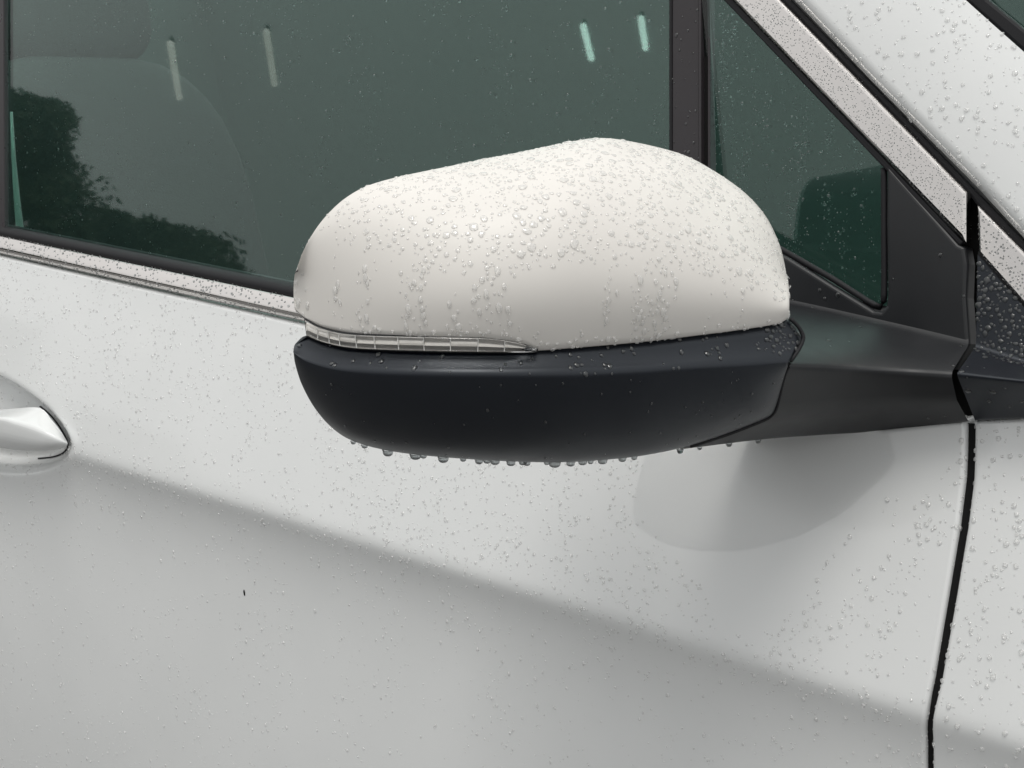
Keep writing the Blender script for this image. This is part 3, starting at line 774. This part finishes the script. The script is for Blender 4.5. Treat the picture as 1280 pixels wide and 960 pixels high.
def acc_win(p, n, x, y):
    if not face(n) or x > 834 or x < 5: return 0
    k = 0.10 + trails(p, 30, 12, 4.4, 0.05, .5)
    return k * (0.55 + 0.9 * max(0, (x - 560) / 270))
rain(d_win, 950, lambda p, n, x, y: lognorm(.0006, .0014, 2.2), acc_win, 'window', (.8, 1.1), .7)
rain(d_win, 2600, lambda p, n, x, y: U(.0003, .00055), acc_win, 'window', (.7, 1.1), .7)
d_q = sampler(quarter, out_n)
acc_q = lambda p, n, x, y: (.12 + trails(p, 75, 5, 2.2)) if face(n) and (x > 887) else 0
rain(d_q, 420, lambda p, n, x, y: lognorm(.0005, .0011, 2.0), acc_q, 'quarter', (.9, 1.2), .8)
rain(d_q, 800, lambda p, n, x, y: U(.0003, .0005), acc_q, 'quarter', (.9, 1.2), .8)
d_bar = sampler(bar, out_n)
rain(d_bar, 190, lambda p, n, x, y: lognorm(.0005, .0014, 1.8), lambda p, n, x, y: 1.0 if face(n) else 0, 'bar', (.8, 1.2), .7)
def chrome_rain(name, n, a, b, par):
    for o in par.children:
        if o.name.split('.')[0] == name:
            rain(sampler(o, out_n), n, lambda p, n_, x, y: U(a, b), lambda p, n_, x, y: 1.0 if n_.y < -.4 or n_.z > .3 else .0, name, (.9, 1.1), .8, 1.1)
chrome_rain('pillar_trim', 2000, .00028, .00055, door)
chrome_rain('fender_trim', 420, .0004, .0008, fender)
chrome_rain('belt_moulding', 1300, .0005, .0013, door)
rain(sampler(corner, out_n), 260, lambda p, n, x, y: lognorm(.0006, .0020, 1.2), lambda p, n, x, y: 1.0 if y < 440 + (x - 1220) * .33 else 0.04, 'corner', (.8, 1.3), .5, .95)
rain(sampler(mirror, out_n), 18, lambda p, n, x, y: lognorm(.0007, .0016, 1.4), lambda p, n, x, y: 1.0 if face(n) and x > 985 else 0, 'sail', (1, 1.3), .6)
rain(sampler(foot, (-0.1, 0.05, 1.03)), 14, lambda p, n, x, y: lognorm(.0006, .0014, 1.4), lambda p, n, x, y: 1.0 if (p - CAM).dot(n) < 0 and x > 990 else 0, 'sail', (1, 1.3), .5)
d_low = sampler(lowh, (-0.17, -0.16, 1.01))
rain(d_low, 85, lambda p, n, x, y: lognorm(.0006, .0015, 1.6), lambda p, n, x, y: 1.0 if n.z > .12 and (p - CAM).dot(n) < 0 else 0, 'housing', (1, 1.3), .7, 1, 40)
rain(d_low, 70, lambda p, n, x, y: lognorm(.0005, .0016, 1.4), lambda p, n, x, y: 1.0 if 385 < y < 442 and x > 955 and n.z > -.2 else 0, 'housing', (.8, 1.3), .7, .95, 200)
rain(d_low, 70, lambda p, n, x, y: lognorm(.0003, .0008, 2.0), lambda p, n, x, y: 1.0 if n.z < .1 and (p - CAM).dot(n) < 0 else 0, 'housing', (1, 1.3), .7)

# thin sheet of water running off the mirror foot down the door
TOPF = resample([(806, 566), (880, 557), (960, 551), (1060, 544), (1112, 542)], 90)
BOTF = resample([(795, 612), (791, 640), (800, 662), (836, 682), (885, 690.5), (940, 687), (1000, 670), (1052, 642), (1088, 612), (1106, 596), (1118, 575), (1116, 560)], 90)
rows = []
for k in range(26):
    t = k / 25; r = []
    for j, (a, b) in enumerate(zip(TOPF, BOTF)):
        wob = 1.6 * noise.noise(Vector((j * .35, 3.3, 0))) + 1.0 * noise.noise(Vector((j * 1.1, 7.3, 0)))
        px, py = a[0] + (b[0] - a[0]) * t, a[1] + (b[1] + wob - a[1]) * t
        e = min(1.0, (1 - t) / .04) * min(1.0, j / 3, (89 - j) / 3)
        h = 0.00045 * math.sqrt(max(0, 1 - (1 - e) ** 2)) - 0.00012
        r.append(on(px, py, lambda x, z: body(x, z) - h))
    rows.append(r)
v, f = grid(rows); film = obj('water_film', v, f, 'film', None)
tag(film, 'smooth sheet of water on the white door below the mirror foot', 'water', kind='stuff')

# individual drops: the ones that show largest; the others stay one mass
def basis_pts(unit, d):
    p, n, r, st, h, surf = d; x, y, n = frame(n)
    if n.z > .8: st = 1.0
    B = np.array([[*(x * r)], [*(y * r * st)], [*(n * r * h)]]); return unit @ B + np.array(p)
vis = []
for i, d in enumerate(DROPS):
    px, py, z = project(d[0])
    if 0 <= px <= 1280 and 0 <= py <= 960 and (CAM - d[0]).dot(d[1]) > 0.0: vis.append((d[2] / z * (1 + .0), i))
vis.sort(reverse=True)
HANG = 26
solo = set(i for _, i in vis[:300 - HANG - 1])
LAB = {'cap': 'clear raindrop beaded on the pearl white mirror cap', 'door': 'clear raindrop clinging to the white door panel', 'fender': 'clear raindrop clinging to the white front wing',
       'pillar': 'clear raindrop on the white front pillar at upper right', 'window': 'clear raindrop on the tinted door window', 'quarter': 'clear raindrop on the small corner window',
       'bar': 'clear raindrop on the black window division bar', 'pillar_trim': 'tiny raindrop on the chrome pillar strip', 'fender_trim': 'tiny raindrop on the chrome wing strip', 'belt_moulding': 'raindrop on the chrome strip below the window',
       'corner': 'flat raindrop on the black corner piece right of the shut line', 'sail': 'raindrop on the charcoal mirror sail', 'housing': 'raindrop on the upper band of the black lower mirror housing'}
GRP = {k: 'raindrops: ' + v.split(' on ')[-1].split(' to ')[-1] for k, v in LAB.items()}
PAINTED = ('cap', 'door', 'fender', 'pillar')
ME, MD = [], []
for LST, wm in ((ME, 'water'), (MD, 'water_dark')):
  for u, f in UNIT:
    me = bpy.data.meshes.new('raindrop'); me.from_pydata([tuple(q) for q in u], [], f); me.polygons.foreach_set('use_smooth', [True] * len(me.polygons)); me.materials.append(M[wm]); LST.append(me)
from mathutils import Matrix
def drop_obj(me, p, x, y, n, sx, sy, sz, label, group):
    o = bpy.data.objects.new('raindrop', me); COL.objects.link(o)
    o.matrix_world = Matrix(((x.x * sx, y.x * sy, n.x * sz, p.x), (x.y * sx, y.y * sy, n.y * sz, p.y), (x.z * sx, y.z * sy, n.z * sz, p.z), (0, 0, 0, 1)))
    tag(o, label, 'raindrop', group); return o
def drop_label(d, surf):
    px, py, z = project(d[0]); big = 'large' if d[2] > .002 else 'small' if d[2] < .0013 else 'medium'
    if surf == 'cap':
        v_ = 'along the top edge' if d[1].z > .8 else 'on the upper front' if py < 300 else 'on the lower front'
        h_ = ['at its outer left end', 'left of its middle', 'near its middle', 'right of its middle', 'at its inner right end'][int(min(4, max(0, (px - 366) / 124)))]
        return big + ' raindrop ' + v_ + ' of the white mirror cap, ' + h_
    if surf in ('door', 'fender', 'pillar', 'corner'):
        w_ = {'door': 'white door', 'fender': 'white front wing', 'pillar': 'white front pillar', 'corner': 'black corner piece beside the mirror sail'}[surf]
        lim = {'door': (560, 750), 'fender': (650, 800), 'pillar': (70, 160), 'corner': (370, 420)}[surf]
        return big + ' raindrop on the ' + ('upper' if py < lim[0] else 'middle' if py < lim[1] else 'lower') + ' part of the ' + w_
    return big + ' ' + LAB[surf].replace('clear ', '')
ORD = 'first second third fourth fifth sixth seventh eighth ninth tenth eleventh twelfth thirteenth fourteenth fifteenth sixteenth seventeenth eighteenth nineteenth twentieth'.split()
ORD = [o_ + ' from the left' for o_ in ORD] + [o_ + ' from the right' for o_ in ORD[5::-1]]
base = 0
for i, d in enumerate(DROPS):
    if i in solo:
        p, n, r, st, h, surf = d; x, y, n2 = frame(n)
        drop_obj((ME if surf in PAINTED else MD)[i % len(ME)], p, x, y, n2, r, r * (1.0 if n2.z > .8 else st), r * h, drop_label(d, surf), GRP[surf])
    else:
        u, f = (UNIT[i % len(UNIT)] if d[2] > .0007 else TINY[i % len(TINY)])
        pts = basis_pts(u, d); WATER_V.append(pts); WATER_F += [tuple(q + base for q in ff) for ff in f]; base += len(pts); WATER_M += [0 if d[5] in PAINTED else 1] * len(f)
me = bpy.data.meshes.new('rain_drops'); me.from_pydata(np.concatenate(WATER_V).tolist(), [], WATER_F); me.polygons.foreach_set('use_smooth', [True] * len(me.polygons)); me.materials.append(M['water']); me.materials.append(M['water_dark']); me.polygons.foreach_set('material_index', WATER_M)
rd = bpy.data.objects.new('rain_drops', me); COL.objects.link(rd); tag(rd, 'fine raindrops beaded all over the car', 'raindrops', kind='stuff')

# drops hanging from the underside of the lower housing
def pendant(seed, seg=14):
    rnd = random.Random(seed); L = rnd.uniform(.95, 1.25); vs_ = []
    prof = [(1.15, .35), (1.05, .05), (1.0, -.15), (.97, -.4 * L), (.85, -.68 * L), (.60, -.90 * L), (.3, -1.0 * L)]
    for r, z in prof:
        for k in range(seg): vs_.append((r * math.cos(6.2832 * k / seg), r * math.sin(6.2832 * k / seg), z))
    vs_.append((0, 0, -1.03 * L)); f = []
    for i in range(len(prof) - 1):
        for k in range(seg): f.append((i * seg + k, (i + 1) * seg + k, (i + 1) * seg + (k + 1) % seg, i * seg + (k + 1) % seg))
    t = (len(prof) - 1) * seg
    for k in range(seg): f.append((t + k, len(vs_) - 1, t + (k + 1) % seg))
    me = bpy.data.meshes.new('raindrop'); me.from_pydata(vs_, [], f); me.polygons.foreach_set('use_smooth', [True] * len(me.polygons)); me.materials.append(M['water_dark']); return me
PM = [pendant(i) for i in range(5)]
HPX = [(443, 1.3), (458, 1.6), (487, 2.6), (519, 2.8), (530, 1.6), (553, 2.6), (577, 1.5), (597, 2.0), (607, 1.8), (620, 2.3), (641, 2.2), (652, 1.9), (661, 1.8), (684, 1.4), (695, 3.0), (711, 2.2), (726, 2.2), (736, 1.5), (755, 2.4), (779, 2.0), (792, 1.5), (833, 1.4), (853, 1.6), (877, 1.2), (912, 1.6), (949, 1.5)]
xa, ya, za = Vector((1, 0, 0)), Vector((0, 1, 0)), Vector((0, 0, 1))
footline = [(p, project(p)) for p in FR[4]]
for q, (px, r) in enumerate(HPX):
    best = min(bot, key=lambda p: abs(project(p)[0] - px) + (0 if project(p)[1] > 530 else 500)) if px < 815 else min(footline, key=lambda t: abs(t[1][0] - px))[0]
    r = r * .00115
    drop_obj(PM[q % 5], best + Vector((0, 0, -.0003)), xa, ya, za, r, r, r * .8, 'raindrop hanging under the black mirror housing and foot, ' + ORD[q], 'raindrops hanging under the mirror')
print('DROPS', len(DROPS), 'solo', len(solo))

# a scrap of dirt stuck to the door
dp = on(305.5, 741, body); speck = blob('dirt_speck', dp, (.0011, .0007, .0030), 'dark', None, 2.2, 0.15)
tag(speck, 'tiny dark speck of dirt on the lower left of the white door', 'dirt')
